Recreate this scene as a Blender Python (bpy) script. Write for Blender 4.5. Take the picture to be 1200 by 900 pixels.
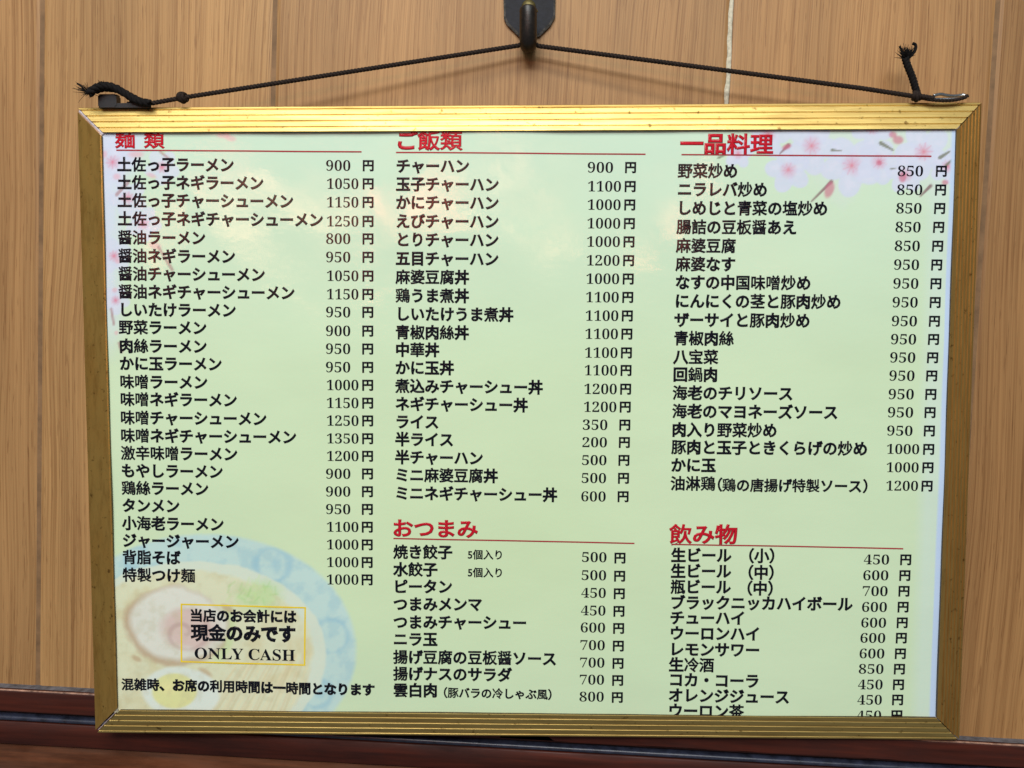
import bpy, bmesh, math, random
import numpy as np
from mathutils import Matrix, Vector, Euler
random.seed(7); rng = np.random.default_rng(7)
scene = bpy.context.scene
for o in list(bpy.data.objects): bpy.data.objects.remove(o)
C = scene.collection

# ------------------------------------------------------------------ camera
# the wall is the plane y = 0, x to the right, z up; the camera was held a little rolled, above centre
F, PW, PH = 1000.0, 1200.0, 900.0            # focal length and size of the photograph in its own pixels
def rigid(t, r):
    return Matrix.Translation(t) @ Euler(r, 'XYZ').to_matrix().to_4x4()
WALL_CAM = rigid((0.0088, -0.0317, -0.6442), (0.056, -0.038, -0.040))
BOARD_CAM = rigid((0.0087641, -0.03168693, -0.61819617), (0.06108125, -0.01985349, -0.00138203))
BW, BH = 0.64, 0.4596
AX = Matrix(((1, 0, 0, 0), (0, 0, -1, 0), (0, 1, 0, 0), (0, 0, 0, 1)))   # wall-local -> world
WFC = AX @ WALL_CAM.inverted()               # world from camera
cam = bpy.data.cameras.new('camera'); cam.lens = 36 * F / PW; cam.sensor_width = 36
cam.clip_start = 0.01; cam.clip_end = 100
camo = bpy.data.objects.new('camera', cam); camo.matrix_world = WFC; C.objects.link(camo)
scene.camera = camo
BOARD = WFC @ BOARD_CAM                      # board-local (x right, y up, z to the viewer) -> world
BINV = BOARD.inverted(); EYE = WFC.translation.copy()

# ------------------------------------------------------------------ light
world = bpy.data.worlds.new('World'); scene.world = world; world.use_nodes = True
bg = world.node_tree.nodes['Background']
bg.inputs[0].default_value = (0.84, 0.94, 1.0, 1); bg.inputs[1].default_value = 0.16
def area(name, loc, target, sx, sy, power, col, spread=math.pi):
    l = bpy.data.lights.new(name, 'AREA'); l.shape = 'RECTANGLE'; l.size = sx; l.size_y = sy
    l.energy = power; l.color = col; l.spread = spread
    o = bpy.data.objects.new(name, l); C.objects.link(o); o.location = loc
    o.rotation_euler = (Vector(target) - Vector(loc)).to_track_quat('-Z', 'Y').to_euler()
    return o
area('ceiling_lamp', (-0.3, -1.35, 1.75), (0, 0, 0), 1.3, 0.22, 15, (1.0, 0.95, 0.86))
area('ceiling_lamp', (-0.25, -2.3, 1.35), (0, 0, 0), 1.3, 0.25, 20, (1.0, 0.93, 0.84))
area('soft_key', (-0.1, -2.7, 2.1), (0, 0, 0), 2.8, 1.3, 76, (0.86, 0.96, 1.0))  # added broad soft key from above and in front, not a known fixture
scene.view_settings.view_transform = 'Standard'; scene.view_settings.look = 'None'
scene.view_settings.exposure = 0.0; scene.view_settings.gamma = 1.0
scene.render.resolution_x = 1024; scene.render.resolution_y = 768

# ------------------------------------------------------------------ geometry helpers
def ray(px, py):
    d = WFC.to_3x3() @ Vector(((px - PW / 2) / F, (PH / 2 - py) / F, -1.0))
    return EYE, d
def on_wall(px, py, d=0.0):                  # point d metres in front of the wall
    e, r = ray(px, py); t = (-d - e.y) / r.y
    return e + r * t
def on_board(px, py, z=0.0):                 # board-local point on the board plane raised by z
    e, r = ray(px, py); e2 = BINV @ e; r2 = BINV.to_3x3() @ r
    t = (z - e2.z) / r2.z
    return e2 + r2 * t
def lerp(a, b, t): return a + (b - a) * t

def link(name, me, mat, parent=None, smooth=False):
    o = bpy.data.objects.new(name, me); C.objects.link(o)
    if mat is not None and not me.materials: me.materials.append(mat)
    if parent is not None: o.parent = parent
    if smooth: me.shade_smooth()
    return o
def mesh(name, v, f):
    me = bpy.data.meshes.new(name); me.from_pydata([tuple(p) for p in v], [], f); me.update(); return me
def from_bm(name, bm):
    me = bpy.data.meshes.new(name); bmesh.ops.recalc_face_normals(bm, faces=bm.faces); bm.to_mesh(me); bm.free(); return me

def tube_data(pts, rad, sides=8, cap=True, V=None, Fc=None):
    V = [] if V is None else V; Fc = [] if Fc is None else Fc
    n = len(pts); base = len(V); up = Vector((0.13, 0.31, 0.94))
    for i, p in enumerate(pts):
        t = (pts[min(i + 1, n - 1)] - pts[max(i - 1, 0)]).normalized()
        a = t.cross(up)
        if a.length < 1e-3: a = t.cross(Vector((1, 0, 0)))
        a.normalize(); b = t.cross(a)
        r = rad[i] if isinstance(rad, (list, tuple)) else rad
        for k in range(sides):
            th = 2 * math.pi * k / sides
            V.append(p + a * (r * math.cos(th)) + b * (r * math.sin(th)))
    for i in range(n - 1):
        for k in range(sides):
            k2 = (k + 1) % sides
            Fc.append((base + i * sides + k, base + i * sides + k2, base + (i + 1) * sides + k2, base + (i + 1) * sides + k))
    if cap:
        Fc.append(tuple(base + k for k in range(sides))[::-1])
        Fc.append(tuple(base + (n - 1) * sides + k for k in range(sides)))
    return V, Fc
def resample(pts, step):
    out = [pts[0].copy()]
    for a, b in zip(pts, pts[1:]):
        m = max(1, int((b - a).length / step))
        for i in range(1, m + 1): out.append(a.lerp(b, i / m))
    return out
def smooth_path(pts, it=2):
    for _ in range(it):
        q = [pts[0]]
        for a, b in zip(pts, pts[1:]): q += [a.lerp(b, .25), a.lerp(b, .75)]
        q.append(pts[-1]); pts = q
    return pts
def rope(pts, R, pitch, strands=3, V=None, Fc=None, sides=6):
    """a laid cord: helical strands round a path"""
    pts = resample(pts, pitch / 9); V = [] if V is None else V; Fc = [] if Fc is None else Fc
    up = Vector((0.13, 0.31, 0.94)); n = len(pts)
    for s in range(strands):
        L = 0; q = []
        for i, p in enumerate(pts):
            if i: L += (p - pts[i - 1]).length
            t = (pts[min(i + 1, n - 1)] - pts[max(i - 1, 0)]).normalized()
            a = t.cross(up).normalized(); b = t.cross(a)
            th = 2 * math.pi * (L / pitch + s / strands)
            q.append(p + (a * math.cos(th) + b * math.sin(th)) * R * 0.46)
        tube_data(q, R * 0.58, sides, True, V, Fc)
    return V, Fc

# ------------------------------------------------------------------ materials
def mat_new(name):
    m = bpy.data.materials.new(name); m.use_nodes = True
    nt = m.node_tree; return m, nt, nt.nodes['Principled BSDF']
def N(nt, t, **kw):
    n = nt.nodes.new(t)
    for k, v in kw.items(): setattr(n, k, v)
    return n
def ramp(nt, src, stops):
    r = N(nt, 'ShaderNodeValToRGB'); e = r.color_ramp.elements
    while len(e) < len(stops): e.new(0.5)
    for el, (p, c) in zip(e, stops):
        el.position = p; el.color = (*c, 1) if len(c) == 3 else c
    nt.links.new(src, r.inputs[0]); return r.outputs[0]
def g(v): return (v, v, v)
def noise(nt, vec, scale, detail=4, rough=.55, dist=0.0):
    n = N(nt, 'ShaderNodeTexNoise'); n.inputs['Scale'].default_value = scale
    n.inputs['Detail'].default_value = detail; n.inputs['Roughness'].default_value = rough
    n.inputs['Distortion'].default_value = dist
    nt.links.new(vec, n.inputs['Vector']); return n.outputs[0]
def mapped(nt, scale, coord='Object', loc=(0, 0, 0), rot=(0, 0, 0)):
    tc = N(nt, 'ShaderNodeTexCoord'); mp = N(nt, 'ShaderNodeMapping')
    mp.inputs['Scale'].default_value = scale; mp.inputs['Location'].default_value = loc
    mp.inputs['Rotation'].default_value = rot
    nt.links.new(tc.outputs[coord], mp.inputs[0]); return mp.outputs[0]
def mix(nt, a, b, fac, mode='MIX'):
    m = N(nt, 'ShaderNodeMix', data_type='RGBA', blend_type=mode)
    for s, v in ((m.inputs[0], fac), (m.inputs[6], a), (m.inputs[7], b)):
        if hasattr(v, 'node'): nt.links.new(v, s)
        elif isinstance(v, (int, float)): s.default_value = v
        else: s.default_value = (*v, 1)
    return m.outputs[2]
def bump(nt, h, bsdf, strength, dist):
    b = N(nt, 'ShaderNodeBump'); b.inputs['Strength'].default_value = strength; b.inputs['Distance'].default_value = dist
    nt.links.new(h, b.inputs['Height']); nt.links.new(b.outputs[0], bsdf.inputs['Normal'])

def wood_veneer(name, seed, tint):
    m, nt, b = mat_new(name)
    off = (seed * 3.7, seed * 1.3, seed * 2.1)
    # grain wanders a little: displace the lookup by a slow noise
    wv = noise(nt, mapped(nt, (5, 5, 2.2), loc=off), 1.0, 2)
    tc = N(nt, 'ShaderNodeTexCoord'); cx = N(nt, 'ShaderNodeCombineXYZ')
    mm = N(nt, 'ShaderNodeMath', operation='MULTIPLY'); mm.inputs[1].default_value = 0.03
    nt.links.new(wv, mm.inputs[0]); nt.links.new(mm.outputs[0], cx.inputs[0])
    ad = N(nt, 'ShaderNodeVectorMath', operation='ADD')
    nt.links.new(tc.outputs['Object'], ad.inputs[0]); nt.links.new(cx.outputs[0], ad.inputs[1])
    def mp(s):
        q = N(nt, 'ShaderNodeMapping'); q.inputs['Scale'].default_value = s; q.inputs['Location'].default_value = off
        nt.links.new(ad.outputs[0], q.inputs[0]); return q.outputs[0]
    broad = noise(nt, mp((14, 1, 1.1)), 1.0, 3)
    streak = noise(nt, mp((620, 1, 4.5)), 1.0, 3, .6)
    fine = noise(nt, mp((1250, 1, 10)), 1.0, 2, .6)
    pore = noise(nt, mp((900, 1, 45)), 1.0, 2, .5)
    base = ramp(nt, broad, [(.3, tuple(c * .80 for c in tint)), (.55, tint), (.75, tuple(c * 1.12 for c in tint))])
    c1 = mix(nt, base, ramp(nt, streak, [(.33, (.68, .60, .53)), (.5, g(.95)), (.66, g(1.10))]), 0.75, 'MULTIPLY')
    c2 = mix(nt, c1, ramp(nt, fine, [(.32, (.62, .52, .44)), (.47, g(1.0)), (.7, g(1.10))]), 0.6, 'MULTIPLY')
    c3 = mix(nt, c2, ramp(nt, pore, [(.30, (.48, .38, .32)), (.38, g(1.0))]), 0.5, 'MULTIPLY')
    dirt = noise(nt, mapped(nt, (7, 7, 4), loc=off), 1.0, 5)
    c4 = mix(nt, c3, ramp(nt, dirt, [(.35, (.86, .84, .84)), (.6, g(1.0))]), 0.6, 'MULTIPLY')
    nt.links.new(c4, b.inputs['Base Color'])
    b.inputs['Roughness'].default_value = 0.5; b.inputs['Specular IOR Level'].default_value = 0.3
    bump(nt, streak, b, 0.25, 0.0006)
    return m

def dark_wood(name, col, rough, seed=0):
    m, nt, b = mat_new(name)
    s = noise(nt, mapped(nt, (9, 120, 160), loc=(seed, 0, 0)), 1.0, 5, .6, .3)
    w = noise(nt, mapped(nt, (14, 30, 60), loc=(seed, 3, 0)), 1.0, 6, .65)
    c = mix(nt, col, ramp(nt, s, [(.3, g(.45)), (.52, g(1)), (.72, (1.7, 1.5, 1.3))]), .8, 'MULTIPLY')
    c = mix(nt, c, ramp(nt, w, [(.34, (.5, .42, .42)), (.55, g(1))]), .7, 'MULTIPLY')
    nt.links.new(c, b.inputs['Base Color'])
    b.inputs['Specular IOR Level'].default_value = .28
    nt.links.new(ramp(nt, w, [(.35, g(rough + .25)), (.6, g(rough))]), b.inputs['Roughness'])
    bump(nt, s, b, .3, .0006)
    return m

def gold(name, col, rough, scale):
    m, nt, b = mat_new(name); b.inputs['Metallic'].default_value = 0.92
    v = noise(nt, mapped(nt, scale), 1.0, 5, .6)
    sp = noise(nt, mapped(nt, (230, 230, 230)), 1.0, 3, .6)
    c = mix(nt, col, ramp(nt, v, [(.3, (.72, .66, .58)), (.55, g(1)), (.75, (1.08, 1.05, 1.0))]), .8, 'MULTIPLY')
    c = mix(nt, c, ramp(nt, sp, [(.27, (.25, .18, .12)), (.37, g(1))]), .8, 'MULTIPLY')
    q = noise(nt, mapped(nt, tuple(x * 3.1 for x in scale)), 1.0, 4, .7)
    c = mix(nt, c, ramp(nt, q, [(.34, (.52, .44, .34)), (.52, g(1)), (.7, (1.15, 1.12, 1.05))]), .42, 'MULTIPLY')
    nt.links.new(c, b.inputs['Base Color'])
    nt.links.new(ramp(nt, v, [(.3, g(rough + .12)), (.7, g(rough))]), b.inputs['Roughness'])
    bump(nt, v, b, .15, .0004)
    return m

def plain(name, col, rough=.5, metal=0.0, spec=.5, var=.3, scale=300, bmp=0.0):
    m, nt, b = mat_new(name)
    v = noise(nt, mapped(nt, g(scale)), 1.0, 4, .6)
    c = mix(nt, col, ramp(nt, v, [(.3, g(1 - var)), (.7, g(1 + var))]), 1.0, 'MULTIPLY')
    nt.links.new(c, b.inputs['Base Color']); b.inputs['Roughness'].default_value = rough
    b.inputs['Metallic'].default_value = metal; b.inputs['Specular IOR Level'].default_value = spec
    if bmp: bump(nt, v, b, .5, bmp)
    return m

M_INK = plain('black_ink', (.003, .003, .008), .14, 0, .45, .2, 60)
M_RED = plain('red_ink', (.50, .006, .02), .16, 0, .5, .12, 60)
M_RULE = plain('rule_ink', (.36, .03, .04), .16, 0, .5, .12, 60)
M_YEL = plain('yellow_ink', (.80, .60, .04), .2, 0, .5, .1, 60)
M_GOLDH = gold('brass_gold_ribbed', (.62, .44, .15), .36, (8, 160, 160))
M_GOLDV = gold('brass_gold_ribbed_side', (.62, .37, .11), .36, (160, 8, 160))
M_GOLDL = gold('brass_gold_smooth', (.70, .42, .11), .36, (60, 14, 60))
M_CORD = plain('cord_fibre', (.022, .015, .012), .8, 0, .15, .6, 900, .0003)
M_TUFT = plain('frayed_fibre', (.008, .007, .007), .85, 0, .15, .5, 900)
M_IRON = plain('dark_iron', (.006, .007, .012), .6, 0, .25, .5, 260, .0004)
M_PEG = plain('worn_brown_iron', (.010, .007, .005), .4, .1, .5, .7, 330, .0004)
M_BRASS = plain('tarnished_brass', (.12, .095, .03), .5, .6, .5, .4, 400)
M_STEEL = plain('steel', (.62, .62, .62), .22, 1, .5, .2, 300)
M_LIP = plain('dark_brass_lip', (.10, .065, .025), .5, .5, .4, .4, 200)  # darker brass for the inner lip faces of the rails
M_BACK = plain('backing_fibreboard', (.10, .07, .045), .8, 0, .3, .3, 90)

# laminated sheet: colours come from the print (colour attribute), the film is glossy and slightly cockled
M_SHEET, nt, b = mat_new('laminated_print')
at = N(nt, 'ShaderNodeAttribute', attribute_name='print'); at.attribute_type = 'GEOMETRY'
nt.links.new(at.outputs['Color'], b.inputs['Base Color'])
sm = noise(nt, mapped(nt, (22, 30, 22)), 1.0, 6, .65)
nt.links.new(ramp(nt, sm, [(.38, g(.07)), (.62, g(.17))]), b.inputs['Roughness']); b.inputs['Specular IOR Level'].default_value = .5
n1 = noise(nt, mapped(nt, (9, 14, 9)), 1.0, 2, .4)
n2 = noise(nt, mapped(nt, (110, 160, 110)), 1.0, 4, .6)
ad = N(nt, 'ShaderNodeMath', operation='MULTIPLY_ADD'); ad.inputs[1].default_value = .045
nt.links.new(n2, ad.inputs[0]); nt.links.new(n1, ad.inputs[2])
bump(nt, ad.outputs[0], b, .30, .006)

# ------------------------------------------------------------------ the wall
wall = bpy.data.objects.new('wall', None); C.objects.link(wall); wall['kind'] = 'structure'
wall['label'] = 'light brown oak veneer wall above a dark red brown wooden rail'
def wx(px, py=60): return on_wall(px, py).x
rail_top = on_wall(600, 834).z               # height of the top of the dark rail
SEAMS = [wx(-700), wx(49), wx(321), wx(855), wx(1166), wx(1900)]
TINTS = [(.408, .226, .090), (.430, .244, .096), (.408, .226, .088), (.392, .212, .082), (.368, .196, .074)]
ztop = rail_top + 1.0
def slab(name, x0, x1, z0, z1, y0, y1, bev, m, parent):
    """a board with chamfered long edges, front at -y1, back at -y0"""
    bm = bmesh.new()
    P = [(x0, -y0), (x0, -(y1 - bev)), (x0 + .0028, -y1), (x1 - .0028, -y1), (x1, -(y1 - bev)), (x1, -y0)]
    a = [bm.verts.new((p[0], p[1], z0)) for p in P]; c = [bm.verts.new((p[0], p[1], z1)) for p in P]
    bm.faces.new(a); bm.faces.new(c[::-1])
    for i in range(6): bm.faces.new((a[i], a[(i + 1) % 6], c[(i + 1) % 6], c[i]))
    return link(name, from_bm(name, bm), m, parent)
for i in range(5):
    gap = .0004 if i == 9 else .0014
    slab('veneer_panel', SEAMS[i] + gap, SEAMS[i + 1] - gap, rail_top - .01, ztop, -.006, 0.0, .0007,
         wood_veneer('oak_veneer', i + 1, TINTS[i]), wall)
M_GROOVE = plain('groove_brown', (.20, .115, .055), .7, 0, .3, .3, 60)
link('backing', mesh('backing', [(SEAMS[0], -.0002 + .0008, rail_top - .02), (SEAMS[-1], -.0002 + .0008, rail_top - .02),
     (SEAMS[-1], .0006, ztop), (SEAMS[0], .0006, ztop)], [(0, 1, 2, 3)]), M_GROOVE, wall)
# pale filler pressed in the open joint behind the cord
bm = bmesh.new(); prev = None; M_FILL = plain('pale_filler', (.56, .52, .40), .8, 0, .3, .25, 400, .0006)
for k in range(60):
    z = lerp(on_wall(855, -60).z, on_wall(850, 150).z, k / 59.0)
    wl = .0015 + .0009 * math.sin(k * .37) ** 2 * (k / 60) + .0003 * random.random(); wr = .0012 + .0003 * random.random()
    x = SEAMS[3] + .0003 * math.sin(k * .2)
    row = [bm.verts.new((x - wl, .0002, z)), bm.verts.new((x - wl * .4, -.0007, z)), bm.verts.new((x + wr * .5, -.0008, z)), bm.verts.new((x + wr, .0002, z))]
    if prev:
        for j in range(3): bm.faces.new((prev[j], prev[j + 1], row[j + 1], row[j]))
    prev = row
link('joint_filler', from_bm('joint_filler', bm), M_FILL, wall, True)

# dark moulded rail: profile (standoff, height below rail_top) swept along x
def sweep(name, prof, x0, x1, m, n=140, wob=.0002, parent=wall):
    bm = bmesh.new(); prev = None
    for i in range(n + 1):
        x = lerp(x0, x1, i / n); w = [wob * (random.random() - .5) for _ in prof]
        row = [bm.verts.new((x, -d, rail_top + z + ww)) for (d, z), ww in zip(prof, w)]
        if prev:
            for j in range(len(prof) - 1): bm.faces.new((prev[j], prev[j + 1], row[j + 1], row[j]))
        prev = row
    o = link(name, from_bm(name, bm), m, parent); o.data.shade_smooth()
    return o
X0, X1 = SEAMS[0], SEAMS[-1]
M_RAILA = dark_wood('red_brown_lacquer', (.052, .010, .005), .45, 1)
M_RAILB = dark_wood('brown_lower_board', (.080, .026, .009), .75, 5)
M_DUST = plain('dusty_ledge', (.10, .10, .115), .55, 0, .5, .5, 160, .0003)
def arc(cx, cz, r, a0, a1, n=6): return [(cx + r * math.cos(math.radians(lerp(a0, a1, i / n))), cz + r * math.sin(math.radians(lerp(a0, a1, i / n)))) for i in range(n + 1)]
# cap: flat dusty ledge, rounded nose, face, dark recess
sweep('rail_ledge', [(-.002, .0005), (.0062, -.0002)], X0, X1, M_DUST)
sweep('rail_cap', [(.0058, -.0003)] + arc(.0072, -.0024, .0020, 80, 0, 5) + [(.0092, -.0165)] + arc(.0077, -.0165, .0015, 0, -90, 3) + [(.002, -.0181)], X0, X1, M_RAILA)
sweep('nose_highlight', arc(.0072, -.0024, .00215, 74, 38, 3), X0, X1, plain('nose_highlight_tan', (.30, .17, .12), .5, 0, .4, .7, 130), wob=.00025)  # highlight along the rounded nose, painted as a lighter strip
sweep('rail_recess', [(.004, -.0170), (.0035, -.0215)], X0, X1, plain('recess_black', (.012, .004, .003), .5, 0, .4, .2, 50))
sweep('rail_bead', [(.0030, -.0205)] + arc(.0060, -.0238, .0020, 100, -80, 8) + [(.003, -.0262)], X0, X1, plain('blue_grey_highlight_bead', (.022, .026, .045), .34, 0, .5, .6, 130))  # the bead's blue-grey highlight is put into its colour
sweep('rail_base', [(.003, -.0262), (.0065, -.0266), (.0072, -.0275), (.0070, -.044), (.0060, -.0450), (.002, -.0452)], X0, X1, M_RAILA)
sweep('lower_board', [(.0035, -.0448), (.0052, -.0460), (.0052, -.30)], X0, X1, M_RAILB, n=80, wob=0)

# ------------------------------------------------------------------ wall hook
hook = bpy.data.objects.new('wall_hook', None); C.objects.link(hook); hook.location = on_wall(619, 20)
hook['label'] = 'dark iron hook with pointed backplate screwed to the wood wall, holding the cord'; hook['category'] = 'hook'
HI = Matrix.Translation(-hook.location)
outl = [(591, -70), (590, 0), (590.5, 22), (594, 29), (608, 43), (619, 47), (633, 42), (645, 30), (650.5, 20), (651, 0), (650, -70), (635, -84), (606, -84)]
bm = bmesh.new()
fr = [HI @ on_wall(x, y, .0030) for x, y in outl]; cen = sum(fr, Vector()) / len(fr)
a = [bm.verts.new(HI @ on_wall(x, y, .0001)) for x, y in outl]
c_ = [bm.verts.new(HI @ on_wall(x, y, .0022)) for x, y in outl]
d_ = [bm.verts.new(p.lerp(cen, .07)) for p in fr]
nn = len(outl)
for i in range(nn):
    j = (i + 1) % nn
    bm.faces.new((a[i], a[j], c_[j], c_[i])); bm.faces.new((c_[i], c_[j], d_[j], d_[i])).material_index = 1
bm.faces.new(d_)
pm = from_bm('backplate', bm); pm.materials.append(M_IRON); pm.materials.append(plain('worn_iron_edge', (.075, .070, .062), .5, .2, .4, .8, 500)); link('backplate', pm, None, hook)
path = smooth_path([HI @ on_wall(619, 38, .002), HI @ on_wall(619, 50, .005), HI @ on_wall(619, 53, .012), HI @ on_wall(619, 50, .018),
                    HI @ on_wall(619, 34, .021), HI @ on_wall(619, 20, .022), HI @ on_wall(619, 13, .022), HI @ on_wall(619, 9.5, .0215)], 2)
rr = [.0062] * len(path)
for k in range(1, 5): rr[-k] = .0062 * (.45, .74, .9, .97)[k - 1]
V, Fc = tube_data(path, rr, 16)
pg = link('peg', mesh('peg', V, Fc), M_PEG, hook, True)
# worn brass tip: a small dome above the peg, and the slotted screw in the plate
def dome(name, cx, cy, d, r, m, parent, inv, hgt=.5, slot=False):
    bm = bmesh.new(); bmesh.ops.create_uvsphere(bm, u_segments=20, v_segments=10, radius=r)
    bmesh.ops.delete(bm, geom=[v for v in bm.verts if v.co.z < -1e-6], context='VERTS')
    cc = inv @ on_wall(cx, cy, d)
    for v in bm.verts: x, y, z = v.co; v.co = Vector((cc.x + x, cc.y - z * hgt, cc.z + y))
    return link(name, from_bm(name, bm), m, parent, True)
dome('screw', 619.5, 8, .0030, .0052, M_BRASS, hook, HI, .55)
dome('screw', 619.5, -48, .0030, .0045, M_BRASS, hook, HI, .5)
# curl of the peg's collar, a thin worn brass edge over the tip
pts = [HI @ on_wall(619.5 + 10.6 * math.cos(t), 17 + 8.5 * -math.sin(t), .0205) for t in [math.radians(q) for q in range(20, 161, 14)]]
V, Fc = tube_data(pts, .0009, 8); link('brass_edge', mesh('brass_edge', V, Fc), M_BRASS, hook, True)

# ------------------------------------------------------------------ menu board
board = bpy.data.objects.new('menu_board', None); C.objects.link(board); board.matrix_world = BOARD
board['label'] = 'green Japanese price list in a ribbed gold frame, hanging by a dark cord'
board['category'] = 'menu board'

def wave(x, y):                               # cockling of the sheet, metres
    return (.00035 * np.sin(x * 21 + y * 9 + .6) + .00028 * np.sin(x * 37 - y * 26 + 1.9) + .00018 * np.sin(y * 61 + x * 13) + .00010 * np.sin(x * 95 + y * 70))

# pixel of a board-local point (numpy) - used only to trace the print from the photograph
BC = np.array(BOARD_CAM)
def to_px(x, y):
    P = np.stack([x, y, np.zeros_like(x), np.ones_like(x)], -1) @ BC.T
    return 600 + F * P[..., 0] / -P[..., 2], 450 - F * P[..., 1] / -P[..., 2]

def vnoise(x, y, s, seed):
    r = np.random.default_rng(seed).random((256, 256))
    u, v = x / s, y / s; i, j = np.floor(u).astype(int), np.floor(v).astype(int); fu, fv = u - i, v - j
    fu, fv = fu * fu * (3 - 2 * fu), fv * fv * (3 - 2 * fv)
    q = lambda a, b: r[a % 256, b % 256]
    return (q(i, j) * (1 - fu) + q(i + 1, j) * fu) * (1 - fv) + (q(i, j + 1) * (1 - fu) + q(i + 1, j + 1) * fu) * fv
def fbm(x, y, s, seed): return (vnoise(x, y, s, seed) * .5 + vnoise(x, y, s / 2, seed + 1) * .27 + vnoise(x, y, s / 4, seed + 2) * .15 + vnoise(x, y, s / 8, seed + 3) * .08)
def lin(c): c = np.array(c, float) / 255; return np.where(c < .04045, c / 12.92, ((c + .055) / 1.055) ** 2.4)

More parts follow.
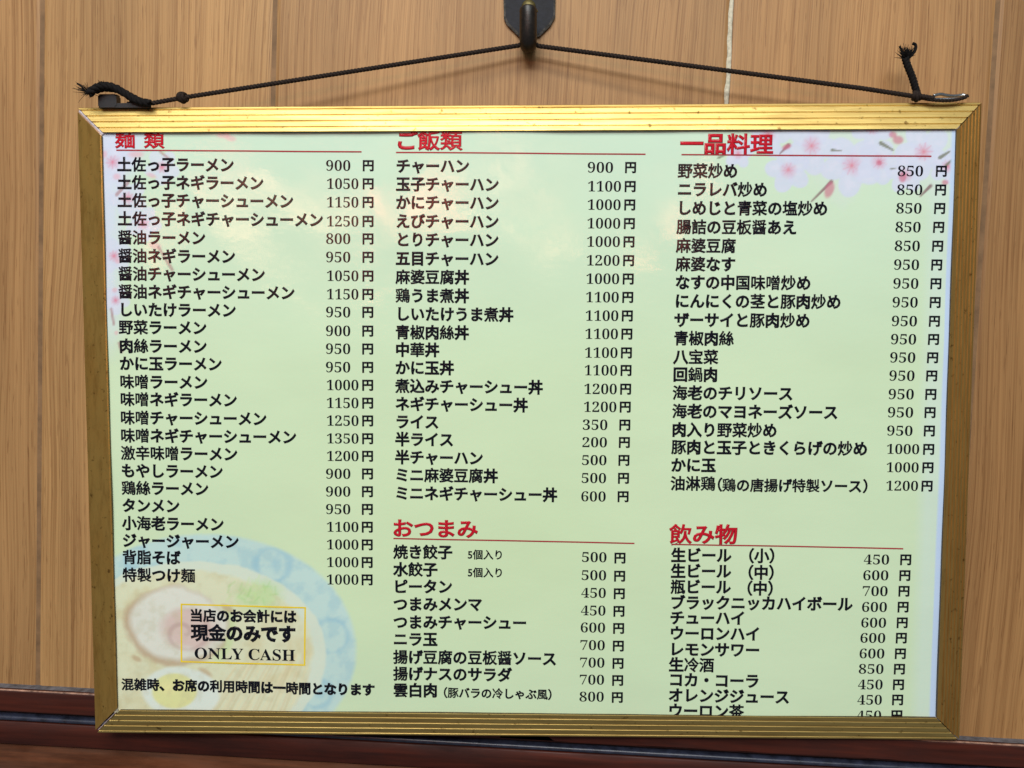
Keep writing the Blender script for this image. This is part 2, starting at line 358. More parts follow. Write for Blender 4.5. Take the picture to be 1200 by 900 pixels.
def print_colours(x, y):
    X, Y = to_px(x, y); wob = fbm(X, Y, 26, 11) - .5
    col = np.empty(X.shape + (3,)); base = lin((203, 226, 190)); col[:] = base
    def put(mask, c, a=1.0):
        mm = np.clip(mask, 0, 1)[..., None] * a; col[:] = col * (1 - mm) + lin(c) * mm
    def ell(cx, cy, rx, ry, soft=.15, ang=0.0, w=.0):
        ca, sa = math.cos(math.radians(ang)), math.sin(math.radians(ang))
        dx, dy = X - cx, Y - cy; u = (dx * ca + dy * sa) / rx; v = (-dx * sa + dy * ca) / ry
        return np.clip((1 - np.sqrt(u * u + v * v) + w * wob) / soft, 0, 1)
    def seg(x0, y0, x1, y1, w0, w1=None):
        w1 = w0 if w1 is None else w1; L2 = (x1 - x0) ** 2 + (y1 - y0) ** 2
        t = np.clip(((X - x0) * (x1 - x0) + (Y - y0) * (y1 - y0)) / L2, 0, 1)
        d = np.hypot(X - x0 - t * (x1 - x0), Y - y0 - t * (y1 - y0)) + wob * 1.5; ww = w0 + (w1 - w0) * t
        return np.clip((ww - d) / 1.2 + .5, 0, 1)
    # mint at the top, warmer towards the bottom
    put((430 - Y) / 300, (200, 226, 210), .75)
    put(np.exp(-((X - 520) / 330) ** 2 - ((Y - 640) / 170) ** 2), (205, 226, 178), .5)
    put(fbm(X, Y, 130, 3) * 1.6 - .5, (214, 230, 196), .3)
    put((X - (1085 - (Y - 150) * .03)) / 14, (205, 226, 214), .7)
    # faded ramen bowl, lower left
    bowl = ell(240, 762, 180, 138, .03)
    put(bowl, (188, 218, 218), .85)
    put(bowl * np.clip(fbm(X, Y, 13, 21) * 5 - 2.5, 0, 1), (158, 198, 208), .45)
    for (cx, cy, r) in ((320, 662, 26), (388, 745, 26), (160, 655, 18), (372, 812, 22)):
        d = np.hypot(X - cx, Y - cy) / r
        put(bowl * np.clip(1 - np.abs(d - .75) * 5 + wob * 3, 0, 1), (142, 190, 210), .5)
        put(bowl * np.clip(1 - d * 2.4 + wob * 3, 0, 1), (150, 196, 214), .5)
    put(ell(226, 768, 158, 112, .02, w=.05), (214, 226, 206), .9)
    broth = ell(222, 770, 148, 104, .04, w=.08); put(broth, (218, 222, 188), .9)
    put(broth * np.clip(fbm(X, Y, 20, 31) * 4 - 1.9, 0, 1), (206, 196, 150), .5)
    for k in range(26):                        # noodles, lower right of the broth
        x0 = 236 + k * 5.3 + rng.random() * 3; 
        put(broth * seg(x0, 835, x0 + 38 - k * .6, 770 - k * .4 + rng.random() * 14, 1.5, 1.0), ((200, 184, 140), (232, 222, 180), (214, 196, 158))[k % 3], .35)
    put(ell(300, 697, 40, 22, .9, w=1.6), (186, 220, 156), .7)
    for k in range(34):
        cx, cy = 300 + rng.normal() * 16, 697 + rng.normal() * 9; an = rng.random() * 3.1
        put(seg(cx, cy, cx + 9 * math.cos(an), cy - 9 * math.sin(an), 1.2), ((160, 208, 130), (196, 228, 160))[k % 2], .3)
    put(ell(262, 745, 14, 40, .3, 10, .4), (196, 222, 160), .6)
    # roast pork slice
    put(ell(205, 734, 64, 50, .10, 8, .22), (176, 140, 116), .6)
    put(ell(208, 731, 60, 46, .14, 8, .2), (222, 226, 214), .95)
    put(ell(222, 738, 36, 30, .35, 0, .4), (214, 190, 182), .85)
    sw = np.hypot((X - 216) / 1.15, Y - 742); an = np.arctan2(Y - 742, X - 216)
    put(ell(218, 740, 34, 28, .3) * np.clip(np.sin(sw / 3.1 + an) * 1.5 - .6 + wob, 0, 1), (178, 150, 146), .5)
    for (cx, cy, s) in ((266, 712, 7), (240, 788, 8), (160, 772, 6)): put(ell(cx, cy, s * 1.6, s * .7, .5, 30, .8), (176, 132, 96), .5)
    # boiled egg
    put(ell(212, 812, 48, 32, .1, 6, .1), (218, 230, 220), .95)
    put(ell(204, 810, 28, 22, .12, 0, .05), (222, 224, 148), .85)
    put(ell(198, 806, 14, 10, .8), (240, 236, 168), .6)
    put(fbm(X, Y, 9, 61) * 4 - 2.1, (186, 180, 140), .22 * 1) if False else put(np.clip(fbm(X, Y, 9, 61) * 4 - 2.1, 0, 1) * broth, (190, 186, 150), .28)
    # cherry blossom
    def flower(cx, cy, r, rot, a=.9, c=(206, 214, 234), heart=(214, 134, 160)):
        for k in range(5):
            t = math.radians(rot + 72 * k); px_, py_ = cx + r * .58 * math.cos(t), cy + r * .58 * math.sin(t)
            put(ell(px_, py_, r * .54, r * .43, .12, rot + 72 * k, .22), c, a)
            put(ell(px_, py_, r * .54, r * .43, .7, rot + 72 * k, .3) * np.clip(fbm(X, Y, 7, 77) * 3 - 1.1, 0, 1), (226, 224, 240), .35)
        put(ell(cx, cy, r * .42, r * .42, 1.2, 0, .6), heart, .68)
        for k in range(9):
            t = math.radians(rot + 40 * k + 11)
            put(seg(cx, cy, cx + r * .34 * math.cos(t), cy + r * .34 * math.sin(t), .8, .3), heart, .42)
    veil = np.clip((X - 880) / 60 + (205 - Y) / 60 * .6 + wob * .8 - .6, 0, 1) * np.clip((228 - Y + 14 * np.sin(X / 17.)) / 34 + wob, 0, 1)
    put(veil, (210, 220, 222), .45)
    for a_ in ((951, 171, 30, 10), (924, 199, 24, 40), (998, 194, 32, 25), (1030, 190, 24, 5), (1082, 178, 30, 30), (900, 158, 24, 0), (865, 180, 16, 60), (1022, 150, 22, 20), (1060, 205, 20, 50), (1110, 195, 20, 0)):
        flower(a_[0], a_[1], a_[2] * 1.05, a_[3], .88)
    for s in ((975, 176, 986, 177, 1.6), (1032, 168, 1046, 176, 2.4), (1101, 185, 1112, 178, 1.8), (1108, 194, 1120, 184, 1.6), (842, 185, 850, 182, 1.8), (1044, 198, 1050, 197, 1.2)):
        put(seg(*s[:4], s[4], s[4] * .5), (118, 122, 100), .85)
    for s in ((951, 236, 974, 213, 2.2), (1078, 230, 1090, 218, 2.2), (914, 180, 924, 170, 2.0)): put(seg(*s[:4], s[4] * .45, s[4]), (132, 98, 104), .85)
    for e in ((972, 222, 6, 12, 20), (1052, 164, 8, 6, 0), (1046, 158, 6, 5, 0), (922, 172, 7, 4, -20), (1030, 191, 4, 4, 0), (1057, 208, 5, 7, 0), (1107, 214, 5, 4, 0)):
        put(ell(e[0], e[1], e[2], e[3], .4, e[4], .3), (198, 110, 136), .7)
    lv = np.clip((172 + 10 * np.sin(Y / 22.) - X) / 34 + (214 - Y) / 90 * .9 - .25 + wob * .8, 0, 1) * np.clip((415 - Y) / 60, 0, 1)
    put(lv, (208, 216, 238), .8)
    put(np.clip((150 - X) / 18 + wob, 0, 1) * np.clip((430 - Y) / 80, 0, 1), (208, 218, 238), .75)
    for a_ in ((132, 190, 24, 0), (150, 232, 22, 30), (168, 262, 20, 10), (134, 300, 20, 44), (136, 352, 16, 12), (190, 196, 20, 20)): flower(*a_, .7)
    for e in ((160, 181, 12, 5, 0), (137, 207, 6, 5, 0), (178, 206, 9, 4, 20), (122, 181, 5, 6, 0), (182, 288, 9, 5, 20), (138, 306, 5, 4, 0), (262, 158, 10, 5, 0), (270, 162, 8, 4, 10), (137, 390, 3, 3, 0), (135, 340, 4, 4, 0)):
        put(ell(*e[:4], .5, e[4], .5), (226, 160, 174), .5)
    for s in ((186, 290, 202, 316, 1.8), (137, 228, 150, 214, 2.0), (131, 362, 134, 380, 1.6), (140, 402, 143, 412, 1.6), (188, 178, 198, 186, 1.2)): put(seg(*s), (168, 126, 128), .7)
    # unprinted margins of the paper
    put((X - (1121 - (Y - 151) * .0333) + 6.5 + .004 * (Y - 150)) / 1.4, (190, 212, 240), 1)
    put(((139 - 20 * (832 - Y) / 677) - X - 11 + 2) / 2., (212, 222, 226), 1)
    return col
NX, NY = 640, 440
INN = [on_board(121, 155.3), on_board(1120.6, 151.2), on_board(1097.6, 841.7), on_board(137, 832)]
gx = np.linspace(-.004, 1.004, NX); gy = np.linspace(-.0045, 1.0045, NY)
GU, GV = np.meshgrid(gx, gy)
GX, GY = [(INN[3][k] * (1 - GU) + INN[2][k] * GU) * (1 - GV) + (INN[0][k] * (1 - GU) + INN[1][k] * GU) * GV for k in (0, 1)]
co = np.stack([GX, GY, wave(GX, GY)], -1).reshape(-1, 3)
me = bpy.data.meshes.new('menu_sheet')
idx = np.arange(NX * NY).reshape(NY, NX)
q = np.stack([idx[:-1, :-1], idx[:-1, 1:], idx[1:, 1:], idx[1:, :-1]], -1).reshape(-1, 4)
me.vertices.add(len(co)); me.vertices.foreach_set('co', co.ravel())
me.loops.add(q.size); me.loops.foreach_set('vertex_index', q.ravel().astype(np.int32))
me.polygons.add(len(q)); me.polygons.foreach_set('loop_start', np.arange(0, q.size, 4, dtype=np.int32))
me.update(calc_edges=True)
cl = me.color_attributes.new('print', 'FLOAT_COLOR', 'POINT')
rgba = np.ones((len(co), 4), np.float32); rgba[:, :3] = print_colours(GX, GY).reshape(-1, 3)
cl.data.foreach_set('color', rgba.ravel())
sheet = link('menu_sheet', me, M_SHEET, board, True)

# ---- print: every line of type is a thin mesh a hair above the sheet
DX = (on_board(900, 300) - on_board(300, 300)).normalized()
PENDING = []                                  # (curve object, kind, placement)
def type_curve(s, bev, offset=0.0):
    cu = bpy.data.curves.new('type', 'FONT'); cu.body = s; cu.size = 1.0; cu.resolution_u = 3
    cu.bevel_depth = bev; cu.bevel_resolution = 0; cu.offset = offset; cu.space_line = 1
    o = bpy.data.objects.new('type', cu); C.objects.link(o); return o
DENSE = '醤麺鶏製雑噌激類鍋混'
SIMPLE = '子土玉中小入八円水生丼半一肉五目白老品回物込'
def level(c):
    if c in DENSE: return 2
    return 1 if ord(c) >= 0x4E00 and ord(c) < 0xA000 and c not in SIMPLE else 0
BOLD = {c: chr(0x1D400 + ord(c) - 65) for c in 'ABCDEFGHIJKLMNOPQRSTUVWXYZ'}
BOLD.update({str(i): chr(0x1D7CE + i) for i in range(10)})
CAL = type_curve('国国国国国国国国国国国', 0)
def text(name, s, p0, p1, em, bev=.02, m=M_INK, mode='adv', hgt=None, squeeze=1.0):
    """p0/p1: photo points of the left and right end of the line, on its centre line"""
    parts = []
    for lvl, fac in ((0, 1.0), (1, .72), (2, .56)):
        if any(ord(c) < 128 for c in s):            # half-width figures: keep the line in one piece
            if lvl == 0: parts.append(type_curve(s, bev * .7))
            continue
        t_ = ''.join(c if level(c) == lvl else '　' for c in s)
        if t_.strip('　'): parts.append(type_curve(t_, bev * fac))
    PENDING.append(dict(o=parts[0], more=parts[1:], name=name, p0=p0, p1=p1, em=em, m=m, mode=mode, hgt=hgt, sq=squeeze))
def digits(name, s, p0, p1, hgt, extra=None):
    PENDING.append(dict(o=type_curve(''.join(BOLD[c] for c in s), 0, -.007), name=name, p0=p0, p1=p1, em=None, m=M_INK, mode='fit', hgt=hgt, extra=extra, sq=1))

def column(names, prices, nx, ny, px3, px4, yx, py, adv, slope=.012, dy_yen=.5, bev=.039):
    """nx(i), ny list; px3 / px4 / yx functions of the row"""
    n = len(names)
    for i, (s, pr) in enumerate(zip(names, prices)):
        x, y = nx(i), ny[i]
        if isinstance(s, tuple): s, sp = s
        else: sp = adv
        text('dish_name', s, (x, y), (x + 100, y + 100 * slope * (.4 + .6 * i / max(1, n - 1))), sp, bev)
        a, b_ = (px3 if len(pr) == 3 else px4)(i)
        digits('price', pr, (a, py[i]), (b_, py[i] + .3), 12.4 * (1 if y < 500 else .97), extra=(yx(i), py[i] + dy_yen))

L_N = ['土佐っ子ラーメン', '土佐っ子ネギラーメン', '土佐っ子チャーシューメン', '土佐っ子ネギチャーシューメン', '醤油ラーメン', '醤油ネギラーメン', '醤油チャーシューメン', '醤油ネギチャーシューメン', 'しいたけラーメン', '野菜ラーメン', '肉絲ラーメン', 'かに玉ラーメン', '味噌ラーメン', '味噌ネギラーメン', '味噌チャーシューメン', '味噌ネギチャーシューメン', '激辛味噌ラーメン', 'もやしラーメン', '鶏絲ラーメン', 'タンメン', '小海老ラーメン', 'ジャージャーメン', '背脂そば', '特製つけ麺']
L_P = '900 1050 1150 1250 800 950 1050 1150 950 900 950 950 1000 1150 1250 1350 1200 900 900 950 1100 1000 1000 1000'.split()
L_Y = [193, 214, 235, 256.5, 278.5, 300, 321, 342, 363, 383.7, 405.5, 426, 447.5, 468, 489.5, 510.5, 531, 551.7, 572, 592.5, 613.3, 633.5, 653, 673.6]
L_PY = [193.6, 215, 236.7, 259, 279.5, 301, 323, 344.5, 365.5, 387.5, 408.5, 430, 451, 472, 492.8, 513.7, 534.3, 555, 575.8, 596.5, 617.3, 638, 658.7, 679]
column(L_N, L_P, lambda i: 138 + 6.5 * i / 23, L_Y, lambda i: (382, 410.5), lambda i: (383, 420), lambda i: 431.5 - 1.3 * i / 23, L_PY, 17.35)
M_N = ['チャーハン', '玉子チャーハン', 'かにチャーハン', 'えびチャーハン', 'とりチャーハン', '五目チャーハン', '麻婆豆腐丼', '鶏うま煮丼', 'しいたけうま煮丼', '青椒肉絲丼', '中華丼', 'かに玉丼', '煮込みチャーシュー丼', 'ネギチャーシュー丼', 'ライス', '半ライス', '半チャーハン', 'ミニ麻婆豆腐丼', 'ミニネギチャーシュー丼']
M_P = '900 1100 1000 1000 1000 1200 1000 1100 1100 1100 1100 1100 1200 1200 350 200 500 500 600'.split()
M_Y = [194.7, 216, 237.5, 259.4, 281, 303, 324.7, 346.5, 368, 389.5, 410, 431, 452.5, 473.5, 494.5, 515, 536, 556.7, 578]
M_PY = [195.8, 218, 239.6, 261.5, 283, 305, 326.5, 348, 369.7, 391, 413, 433.6, 455.5, 476.5, 497.5, 518, 539, 560, 581.5]
column(M_N, M_P, lambda i: 464.8 - 1.5 * i / 18, M_Y, lambda i: (688.8 - 7.6 * i / 18, 718.5 - 8.7 * i / 18), lambda i: (689.6 - 7.4 * i / 18, 728.3 - 8.3 * i / 18), lambda i: 739 - 8.8 * i / 18, M_PY, 17.5)
O_N = ['焼き餃子', '水餃子', 'ピータン', 'つまみメンマ', 'つまみチャーシュー', 'ニラ玉', '揚げ豆腐の豆板醤ソース', '揚げナスのサラダ', '雲白肉']
O_P = '500 500 450 450 600 700 700 700 800'.split()
O_Y = [647, 667.5, 687.5, 708, 729, 749, 770, 789.6, 809]
O_PY = [652.5, 673.7, 694.3, 715, 735, 755.6, 776, 796, 816]
column(O_N, O_P, lambda i: 461.6, O_Y, lambda i: (682 - 3 * i / 8, 710.7 - 3.2 * i / 8), None, lambda i: 726.4 - 3 * i / 8, O_PY, 17.6, slope=.014, dy_yen=1.2)
text('note', '5個入り', (548.5, 650), (588, 650.6), 12.3, .032); text('note', '5個入り', (548.5, 671), (588, 671.6), 12.3, .032)
text('note', '（豚バラの冷しゃぶ風）', (512, 812), (612, 813.5), 13.2, .034)
R_N = ['野菜炒め', 'ニラレバ炒め', 'しめじと青菜の塩炒め', '腸詰の豆板醤あえ', '麻婆豆腐', '麻婆なす', 'なすの中国味噌炒め', 'にんにくの茎と豚肉炒め', 'ザーサイと豚肉炒め', '青椒肉絲', '八宝菜', '回鍋肉', '海老のチリソース', '海老のマヨネーズソース', '肉入り野菜炒め', '豚肉と玉子ときくらげの炒め', 'かに玉', '油淋鶏']
R_P = '850 850 850 850 850 950 950 950 950 950 950 950 950 950 950 1000 1000 1200'.split()
R_Y = [200.4, 222, 243.8, 266, 288, 309.6, 331, 352.8, 375, 396.5, 418.4, 439, 460.5, 482, 503.6, 524, 545, 566.5]
R_PY = [200.4, 222.4, 244, 266, 288, 310, 332, 354, 376, 397.3, 418.7, 440, 461.7, 483, 504.5, 526, 547.4, 569]
column(R_N, R_P, lambda i: 795 - 8.6 * i / 17, R_Y, lambda i: (1051.5 - 12.5 * i / 15, 1081 - 12.5 * i / 15), lambda i: (1039.5 - .45 * (i - 15), 1077 - .7 * (i - 15)), lambda i: 1102.5 - 16.5 * i / 17, R_PY, 17.9, slope=.010)
text('note', '鶏の唐揚げ特製ソース', (847, 568.6), (947, 569.6), 16.6, .036)
text('note', '（', (831, 568), (931, 569), 16.6, .036); text('note', '）', (1012, 570), (1112, 571), 16.6, .036)
D_N = ['生ビール', '生ビール', '瓶ビール', 'ブラックニッカハイボール', 'チューハイ', 'ウーロンハイ', 'レモンサワー', '生冷酒', 'コカ・コーラ', 'オレンジジュース', 'ウーロン茶']
D_P = '450 600 700 600 600 600 600 850 450 450 450'.split()
D_Y = [650.5, 669, 687.5, 706, 723.8, 742, 760.8, 779, 796.5, 814.5, 832.5]
D_PY = [655.5, 674, 692.4, 711, 729.4, 747.4, 765.8, 784, 802.3, 820.2, 838.5]
column(D_N, D_P, lambda i: 787 - 3.5 * i / 10, D_Y, lambda i: (1012.5 - 8.3 * i / 10, 1042 - 9 * i / 10), None, lambda i: 1061.4 - 10 * i / 10, D_PY, 18.0, slope=.018)
for s, y, x in (('（小）', 651.5, 867), ('（中）', 671, 866.2), ('（中）', 689.5, 865)): text('note', s, (x, y), (x + 100, y + .8), 18.0, .036)
# headings, their rules, the boxed notice
text('heading', '麺', (136, 163.5), (236, 164.2), 24.5, .044, M_RED); text('heading', '類', (169.8, 163.8), (269.8, 164.5), 24.5, .044, M_RED)
text('heading', 'ご飯類', (464.5, 165), (564.5, 165.7), 26.6, .044, M_RED)
text('heading', '一品料理', (798.5, 168.7), (898.5, 169.4), 27.6, .044, M_RED)
text('heading', 'おつまみ', (460.5, 619.3), (560.5, 620.3), 25.6, .034, M_RED)
text('heading', '飲み物', (785.3, 626), (885.3, 627), 27.2, .034, M_RED)
text('notice', '当店のお会計には', (223.3, 721), (323.3, 722.5), 15.8, .052)
text('notice', '現金のみです', (224.8, 741.5), (324.8, 743), 20.7, .056)
PENDING.append(dict(o=type_curve(''.join(BOLD.get(c, c) for c in 'ONLY CASH'), .002), name='notice', p0=(228, 765.5), p1=(346, 767.8), em=None, m=M_INK, mode='fit', hgt=13.6, sq=1))
text('notice', '混雑時、お席の利用時間は一時間となります', (143, 802), (243, 804.2), 14.95, .054)

bpy.context.view_layer.update()
dg = bpy.context.evaluated_depsgraph_get()
def get_mesh(o): return bpy.data.meshes.new_from_object(o.evaluated_get(dg))
def cos(me): a = np.empty(len(me.vertices) * 3); me.vertices.foreach_get('co', a); return a.reshape(-1, 3)
cme = get_mesh(CAL); cc = cos(cme)
CY = (cc[:, 1].min() + cc[:, 1].max()) / 2; EM = (cc[:, 0].max() - cc[:, 0].min()) / 10.86
CX = cc[:, 0].min() * .6
yen_o = type_curve('円', .040)
bpy.context.view_layer.update(); dg = bpy.context.evaluated_depsgraph_get()
yen_me = get_mesh(yen_o); yc = cos(yen_me)
LIFT = .00016
def place(me, c, origin, sx, sy, p0, p1):
    """c: glyph coordinates; origin in glyph units goes to p0, x axis runs towards p1"""
    a, b_ = on_board(*p0), on_board(*p1)
    ux = (b_ - a); ux.z = 0; ux.normalize(); uy = Vector((-ux.y, ux.x, 0))
    X = (c[:, 0] - origin[0]) * sx; Y = (c[:, 1] - origin[1]) * sy
    o = np.empty_like(c)
    o[:, 0] = a.x + ux.x * X + uy.x * Y; o[:, 1] = a.y + ux.y * X + uy.y * Y
    o[:, 2] = wave(o[:, 0], o[:, 1]) + LIFT + c[:, 2] * sy * .12
    me.vertices.foreach_set('co', o.ravel()); me.update()
def px_len(p, n=1.0): return ((on_board(p[0] + 20, p[1]) - on_board(p[0], p[1])).length / 20) * n
for t in PENDING:
    me = get_mesh(t['o'])
    for o2 in t.get('more', ()):
        m2 = get_mesh(o2); bm = bmesh.new(); bm.from_mesh(me); bm.from_mesh(m2); bm.to_mesh(me); bm.free(); bpy.data.meshes.remove(m2)
    c = cos(me)
    if t['mode'] == 'adv':
        s = px_len(t['p0'], t['em']) / EM
        place(me, c, (CX, CY), s * .985, s * (.89 if t['name'] == 'heading' else 1.0), t['p0'], t['p1'])
    else:
        w = (on_board(*t['p1']) - on_board(*t['p0'])).length
        sx = w / (c[:, 0].max() - c[:, 0].min()); sy = px_len(t['p0'], t['hgt']) / (c[:, 1].max() - c[:, 1].min())
        place(me, c, (c[:, 0].min(), (c[:, 1].min() + c[:, 1].max()) / 2), sx, sy, t['p0'], t['p1'])
    me.materials.clear()
    if t.get('extra'):
        ym = yen_me.copy(); x, y = t['extra']; s = px_len((x, y), 14.2)
        place(ym, yc, ((yc[:, 0].min() + yc[:, 0].max()) / 2, (yc[:, 1].min() + yc[:, 1].max()) / 2), s / EM, s / EM * .98, (x, y), (x + 100, y + .9))
        bm = bmesh.new(); bm.from_mesh(me); bm.from_mesh(ym); bm.to_mesh(me); bm.free(); bpy.data.meshes.remove(ym)
    me.materials.clear(); me.name = t['name']
    for p in me.polygons: p.material_index = 0
    link(t['name'], me, t['m'], sheet)
for t in PENDING:
    for o in [t['o']] + list(t.get('more', ())): bpy.data.objects.remove(o)
for o in (CAL, yen_o): bpy.data.objects.remove(o)
def strip(name, p0, p1, wpx, m, lift=.0002):
    n = 24; V, Fc = [], []
    for i in range(n + 1):
        q0 = on_board(lerp(p0[0], p1[0], i / n), lerp(p0[1], p1[1], i / n))
        h = px_len(p0, wpx) / 2; d = (on_board(*p1) - on_board(*p0)).normalized(); nn_ = Vector((-d.y, d.x, 0))
        for sgn in (1, -1):
            v = q0 + nn_ * h * sgn; v.z = float(wave(v.x, v.y)) + lift; V.append(v)
        if i: Fc.append((2 * i - 2, 2 * i - 1, 2 * i + 1, 2 * i))
    return link(name, mesh(name, V, Fc), m, sheet)
for p0, p1 in (((136.4, 176), (423.6, 177.8)), ((464, 178.6), (756.5, 180.7)), ((798.6, 181.2), (1091, 183.3)), ((461, 631), (743.3, 636.4)), ((786.6, 637.6), (1058.4, 643))):
    strip('heading_rule', p0, p1, 1.5, M_RULE)
bx = [(212, 707), (358.7, 711.2), (358, 780), (211.7, 776.2)]
V, Fc = [], []
bc = sum((on_board(*p) for p in bx), Vector()) / 4
for p in bx:
    q0 = on_board(*p); 
    for k in (1.0, .985): v = Vector((bc.x + (q0.x - bc.x) * (1.0 if k == 1 else .975), bc.y + (q0.y - bc.y) * (1.0 if k == 1 else .95), 0)); v.z = float(wave(v.x, v.y)) + .00012; V.append(v)
for i in range(4): j = (i + 1) % 4; Fc.append((2 * i, 2 * j, 2 * j + 1, 2 * i + 1))
link('notice_border', mesh('notice_border', V, Fc), M_YEL, sheet)

# ---- gold frame rails
def rail(outer, inner, m, ribs, n=60, dent=0.0, label=None):
    """outer/inner: photo points (start, end) of the two long edges; profile runs outer -> inner"""
    # profile (s across the face 0..1, height above the sheet); V grooves between ribs
    prof = [(0.0, -.0095), (0.0, -.0048), (.02, -.0041)]
    h = lambda s: -.0042 + .0066 * (s * .8 + .2 * math.sin(min(1, s) * math.pi / 2))
    if ribs:
        gw = .022
        for k in range(ribs):
            s = lerp(.12, .82, k / (ribs - 1))
            for ds, dh in ((-gw * 1.6, 0), (-gw * .35, -.00075), (gw * .35, -.00075), (gw * 1.3, .0001)): prof.append((s + ds, h(s + ds) + dh))
    else:
        for k in range(1, 7): prof.append((.02 + k * .155, -.0040 + .0064 * (.02 + k * .155)))
    zt = prof[-1][1] if not ribs else h(1)
    prof += [(.985, zt), (1.0, zt - .0004), (1.0, .0009), (1.0, -.0012)]; NI = len(prof) - 4
    oa, ob = on_board(*outer[0], -.0041), on_board(*outer[1], -.0041); ia, ib = on_board(*inner[0], .0022), on_board(*inner[1], .0022)
    V, Fc = [], []; P = len(prof)
    for i in range(n + 1):
        t = i / n; o_, i_ = oa.lerp(ob, t), ia.lerp(ib, t); j_ = .00010 * (math.sin(i * 1.7 + outer[0][0]) + math.sin(i * .61))
        for s, z in prof:
            v = o_.lerp(i_, s); v.z = z + j_ * .4; V.append(v)
        if i:
            for k in range(P - 1): a_ = (i - 1) * P + k; Fc.append((a_, a_ + 1, a_ + P + 1, a_ + P))
    Fc.append(tuple(range(P))); Fc.append(tuple(n * P + k for k in range(P))[::-1])
    bm = bmesh.new()
    vs = [bm.verts.new(v) for v in V]
    me = bpy.data.meshes.new('frame_rail'); me.materials.append(m); me.materials.append(M_LIP)
    for f_ in Fc:
        fc = bm.faces.new([vs[k] for k in f_])
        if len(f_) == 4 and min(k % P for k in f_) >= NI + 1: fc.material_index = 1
    bmesh.ops.recalc_face_normals(bm, faces=bm.faces); bm.to_mesh(me); bm.free()
    o = link('frame_rail', me, None, board)
    if label: o['label'] = label
    return o
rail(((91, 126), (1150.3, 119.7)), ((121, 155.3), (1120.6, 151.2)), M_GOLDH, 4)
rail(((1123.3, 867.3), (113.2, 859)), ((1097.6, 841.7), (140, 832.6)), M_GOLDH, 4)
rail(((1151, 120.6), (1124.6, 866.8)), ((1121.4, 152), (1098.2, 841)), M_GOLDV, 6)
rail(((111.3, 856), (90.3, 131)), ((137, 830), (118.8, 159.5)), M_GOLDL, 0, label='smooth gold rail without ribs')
# corners of the film that stick out through the open mitres
M_FILM = plain('pale_film_edge', (.62, .58, .66), .3, 0, .5, .25, 120)
def film_corner(a, b, w):
    V, Fc = [], []
    pa, pb = on_board(*a, -.0042), on_board(*b, .0014); d = (pb - pa).normalized(); nn_ = Vector((-d.y, d.x, 0))
    for i in range(9):
        t = i / 8; q0 = pa.lerp(pb, t); q0.z = lerp(-.0046, .0014, t)
        for sg in (1, 0, -1): V.append(q0 + nn_ * (px_len(a, w) / 2 * sg) + Vector((0, 0, -.0012 * abs(sg))))
        if i:
            for k in (0, 1): Fc.append((3 * i - 3 + k, 3 * i - 2 + k, 3 * i + 1 + k, 3 * i + k))
    link('film_corner', mesh('film_corner', V, Fc), M_FILM, board)
film_corner((92, 129.5), (120, 157.5), 4.2); film_corner((114.5, 856), (138.4, 832), 1.6)
bm = bmesh.new(); bmesh.ops.create_cube(bm, size=1)
for v in bm.verts: v.co = Vector((v.co.x * .628, v.co.y * .448, -.0078 + v.co.z * .005))
bmesh.ops.bevel(bm, geom=bm.edges[:], offset=.0008, segments=1)
link('backing_board', from_bm('backing_board', bm), M_BACK, board)

# ---- hanging cord (board-local), screw eyes, knot, frayed ends
W2B = lambda p: BINV @ p
def bl(px, py, z): return on_board(px, py, z)
EZ = -.0015
hookL, hookR = W2B(on_wall(607, 53.5, .012)), W2B(on_wall(632, 54, .012))
crook = [W2B(on_wall(613, 51.5, .012)), W2B(on_wall(626, 51.5, .012))]
left = [bl(150, 121.5, EZ), bl(178, 121, EZ), bl(214, 114.5, EZ), hookL]
right = [hookR, bl(850, 82.5, -.003), bl(1010, 103.5, EZ), bl(1072, 113, EZ), bl(1090, 115.5, EZ)]
V, Fc = rope(left + crook + right, .00172, .0075)
cord = link('hanging_cord', mesh('hanging_cord', V, Fc), M_CORD, board, True)
def knot(c, r, name='knot'):
    V, Fc = [], []
    for k in range(3):
        ax = Vector((1, .25 * (k - 1), 0)).normalized(); e1 = ax.cross(Vector((0, 0, 1))).normalized(); e2 = ax.cross(e1)
        pts = [c + ax * (k - 1) * r * .55 + (e1 * math.cos(t) + e2 * math.sin(t)) * r * (.8 if k != 1 else 1.0) + ax * math.sin(t) * r * .3 for t in [2 * math.pi * q / 14 for q in range(15)]]
        tube_data(pts, r * .5, 8, True, V, Fc)
    return link(name, mesh(name, V, Fc), M_CORD, cord, True)
knot(bl(214, 114.5, EZ), .0029)
knot(bl(1074, 112.5, EZ), .0030)
# left: black hanger block with the loop of cord arching over it, frayed
def hair(V, Fc, c, d, L, spread, n, r=.00022):
    for _ in range(n):
        v = (d + Vector((random.gauss(0, spread), random.gauss(0, spread), random.gauss(0, spread)))).normalized()
        w_ = Vector((random.gauss(0, .5), random.gauss(0, .5), random.gauss(0, .3))); l = L * random.uniform(.5, 1.1)
        pts = [c + v * l * t + w_ * l * .35 * t * t for t in (0, .25, .5, .75, 1)]
        tube_data(pts, [r, r, r * .9, r * .7, r * .4], 4, True, V, Fc)
V, Fc = [], []
p = smooth_path([bl(176, 121, .001), bl(160, 118.5, .002), bl(146, 109, .003), bl(132, 101, .004), bl(118, 100, .005), bl(108, 106, .006), bl(104, 110, .006)], 2)
rope(p, .0030, .011, 3, V, Fc, 7)
p = smooth_path([bl(172, 122, -.001), bl(156, 114, -.001), bl(140, 105, 0), bl(122, 103, .001), bl(112, 106, .002)], 2)
rope(p, .0025, .010, 3, V, Fc, 7)
link('cord_loop', mesh('cord_loop', V, Fc), M_TUFT, cord, True)
V, Fc = [], []
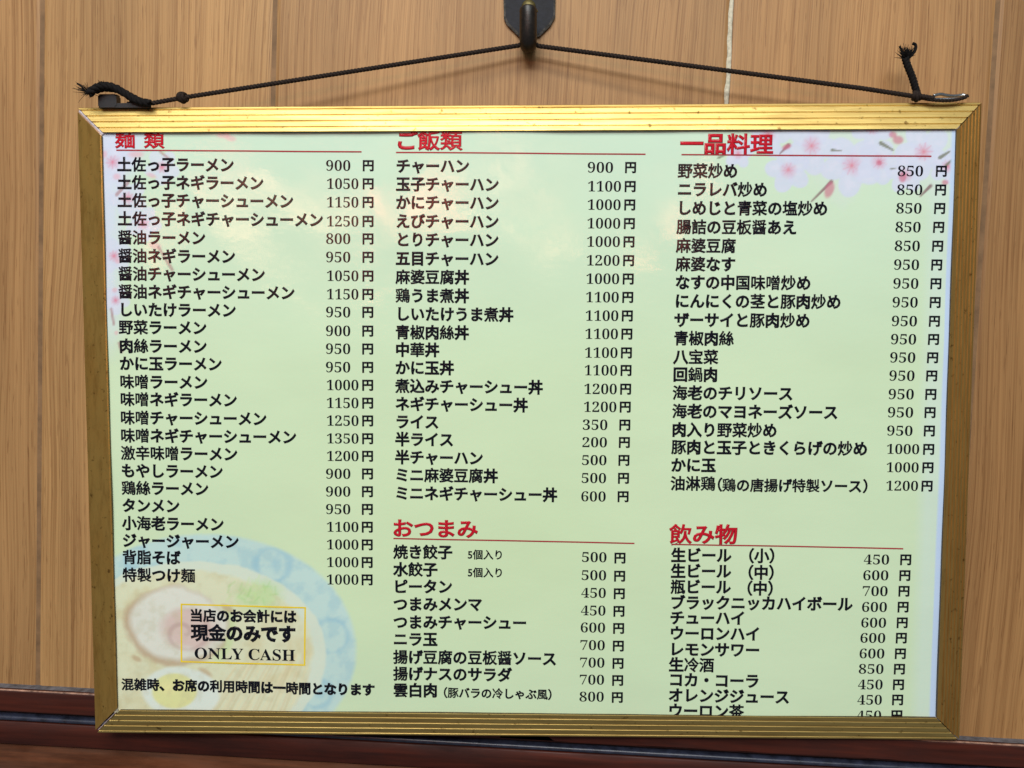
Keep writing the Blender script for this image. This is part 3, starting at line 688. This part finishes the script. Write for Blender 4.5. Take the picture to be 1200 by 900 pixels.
hair(V, Fc, bl(104, 108, .006), Vector((-1, .35, .1)), .0085, .5, 46); hair(V, Fc, bl(120, 100, .005), Vector((0, 1, 0)), .0035, .6, 26)
hair(V, Fc, bl(106, 108, .006), Vector((-.3, -1, .1)), .004, .6, 26); hair(V, Fc, bl(150, 112, .003), Vector((.3, 1, 0)), .002, .7, 14)
tube_data(smooth_path([bl(106, 109, .006), bl(98, 105, .006), bl(95, 100, .006), bl(90.5, 98, .006)], 1), .0007, 6, True, V, Fc)
link('frayed_end', mesh('frayed_end', V, Fc), M_TUFT, cord)
def block(name, x0, y0, x1, y1, z0, z1, m, bev=.0012):
    a_, b_ = bl(x0, y0, 0), bl(x1, y1, 0); bm = bmesh.new(); bmesh.ops.create_cube(bm, size=1)
    for v in bm.verts: v.co = Vector((lerp(a_.x, b_.x, v.co.x + .5), lerp(b_.y, a_.y, v.co.y + .5), lerp(z0, z1, v.co.z + .5)))
    bmesh.ops.bevel(bm, geom=bm.edges[:], offset=bev, segments=2)
    return link(name, from_bm(name, bm), m, board)
block('hanger_clip', 115, 110.5, 137, 126, -.006, .0005, plain('black_plastic', (.010, .010, .012), .5, 0, .4, .2))
block('hanger_plate', 117, 121, 173, 126, -.006, .0002, bpy.data.materials['black_plastic'], .0006)
# right: screw eye lying on the rail, cord tied to it, plaited tail standing up
V, Fc = [], []
rp = [bl(x, y, EZ + .002 * s) for x, y, s in ((1082, 115, 0), (1092, 116.5, 1), (1104, 116.5, 1), (1118, 116, 1), (1128, 115.5, .5), (1133.5, 112.5, 0), (1128, 111, -1), (1120, 112.5, -.6), (1110, 112, 0), (1102, 109.8, .6), (1094, 112, 1))]
tube_data(smooth_path(rp, 2), .00115, 10, True, V, Fc)
link('screw_eye', mesh('screw_eye', V, Fc), M_STEEL, board, True)
V, Fc = [], []
rope(smooth_path([bl(1076, 114, EZ), bl(1090, 117, .0012), bl(1104, 118, .0012), bl(1118, 117.6, .0012), bl(1131, 114.5, .0008), bl(1134, 112, 0)], 2), .0013, .007, 3, V, Fc)
rope(smooth_path([bl(1072, 112, EZ), bl(1082, 113.2, .001), bl(1094, 115.4, .001)], 2), .0018, .006, 3, V, Fc)
link('cord_binding', mesh('cord_binding', V, Fc), M_CORD, cord, True)
V, Fc = [], []
rope(smooth_path([bl(1076, 114, EZ), bl(1073, 104, EZ + .001), bl(1069, 90, EZ + .002), bl(1063, 76, EZ + .003), bl(1061, 68, EZ + .003)], 2), .0026, .0068, 3, V, Fc, 7)
link('cord_tail', mesh('cord_tail', V, Fc), M_TUFT, cord, True)
V, Fc = [], []
c0 = bl(1062, 70, EZ + .003)
hair(V, Fc, c0, Vector((-.35, 1, 0)), .0085, .38, 90, .00034); hair(V, Fc, c0, Vector((.35, 1, 0)), .0085, .3, 80, .00034); hair(V, Fc, c0, Vector((0, 1, 0)), .0065, .4, 60, .00034)
tube_data(smooth_path([c0, bl(1069, 64, EZ + .003), bl(1074, 57, EZ + .003), bl(1073, 52, EZ + .003), bl(1069.5, 51, EZ + .003)], 1), [.0012] * 8 + [.0008] * 8, 6, True, V, Fc) if False else None
tube_data(smooth_path([c0, bl(1069, 64, EZ + .003), bl(1073.5, 57, EZ + .003), bl(1073, 52, EZ + .003), bl(1069.5, 51, EZ + .003)], 1), .0011, 6, True, V, Fc)
tube_data(smooth_path([c0, bl(1058, 62, EZ + .003), bl(1054, 54, EZ + .003)], 1), .0007, 6, True, V, Fc)
link('frayed_end', mesh('frayed_end', V, Fc), M_TUFT, cord)

# ------------------------------------------------------------------ lit shop signs across the way, seen faintly in the film
REF = BOARD @ Matrix.Diagonal((1, 1, -1, 1)) @ BINV
EYE_M = REF @ EYE
def sign_lamp(px, py, wpx, hpx, rad, col, dist=2.6):
    P = BOARD @ on_board(px, py); d = (P - EYE_M).normalized(); L = P + d * dist
    full = (L - EYE_M).length; sx, sy = wpx / F * full, hpx / F * full
    area('sign_lamp', L, P, sx, sy, 4.3 * rad * sx * sy * math.pi, col)
RED = (1, .22, .13); PEACH = (1, .42, .24)
for a_ in ((195, 276, 26, 70, 2.6, RED), (262, 206, 34, 22, 2.2, RED), (300, 232, 60, 20, 2.6, PEACH), (340, 262, 86, 26, 2.2, PEACH), (424, 238, 26, 46, 4.2, RED), (432, 290, 20, 40, 3.4, RED),
           (500, 226, 52, 30, 3.6, RED), (545, 208, 40, 26, 2.8, PEACH), (520, 262, 90, 18, 2.2, RED), (650, 262, 26, 30, 1.8, PEACH), (612, 208, 22, 40, 1.6, PEACH), (792, 244, 30, 22, 3.6, PEACH), (804, 272, 36, 24, 3.4, RED), (248, 158, 34, 12, 2.6, RED)):
    sign_lamp(*a_)
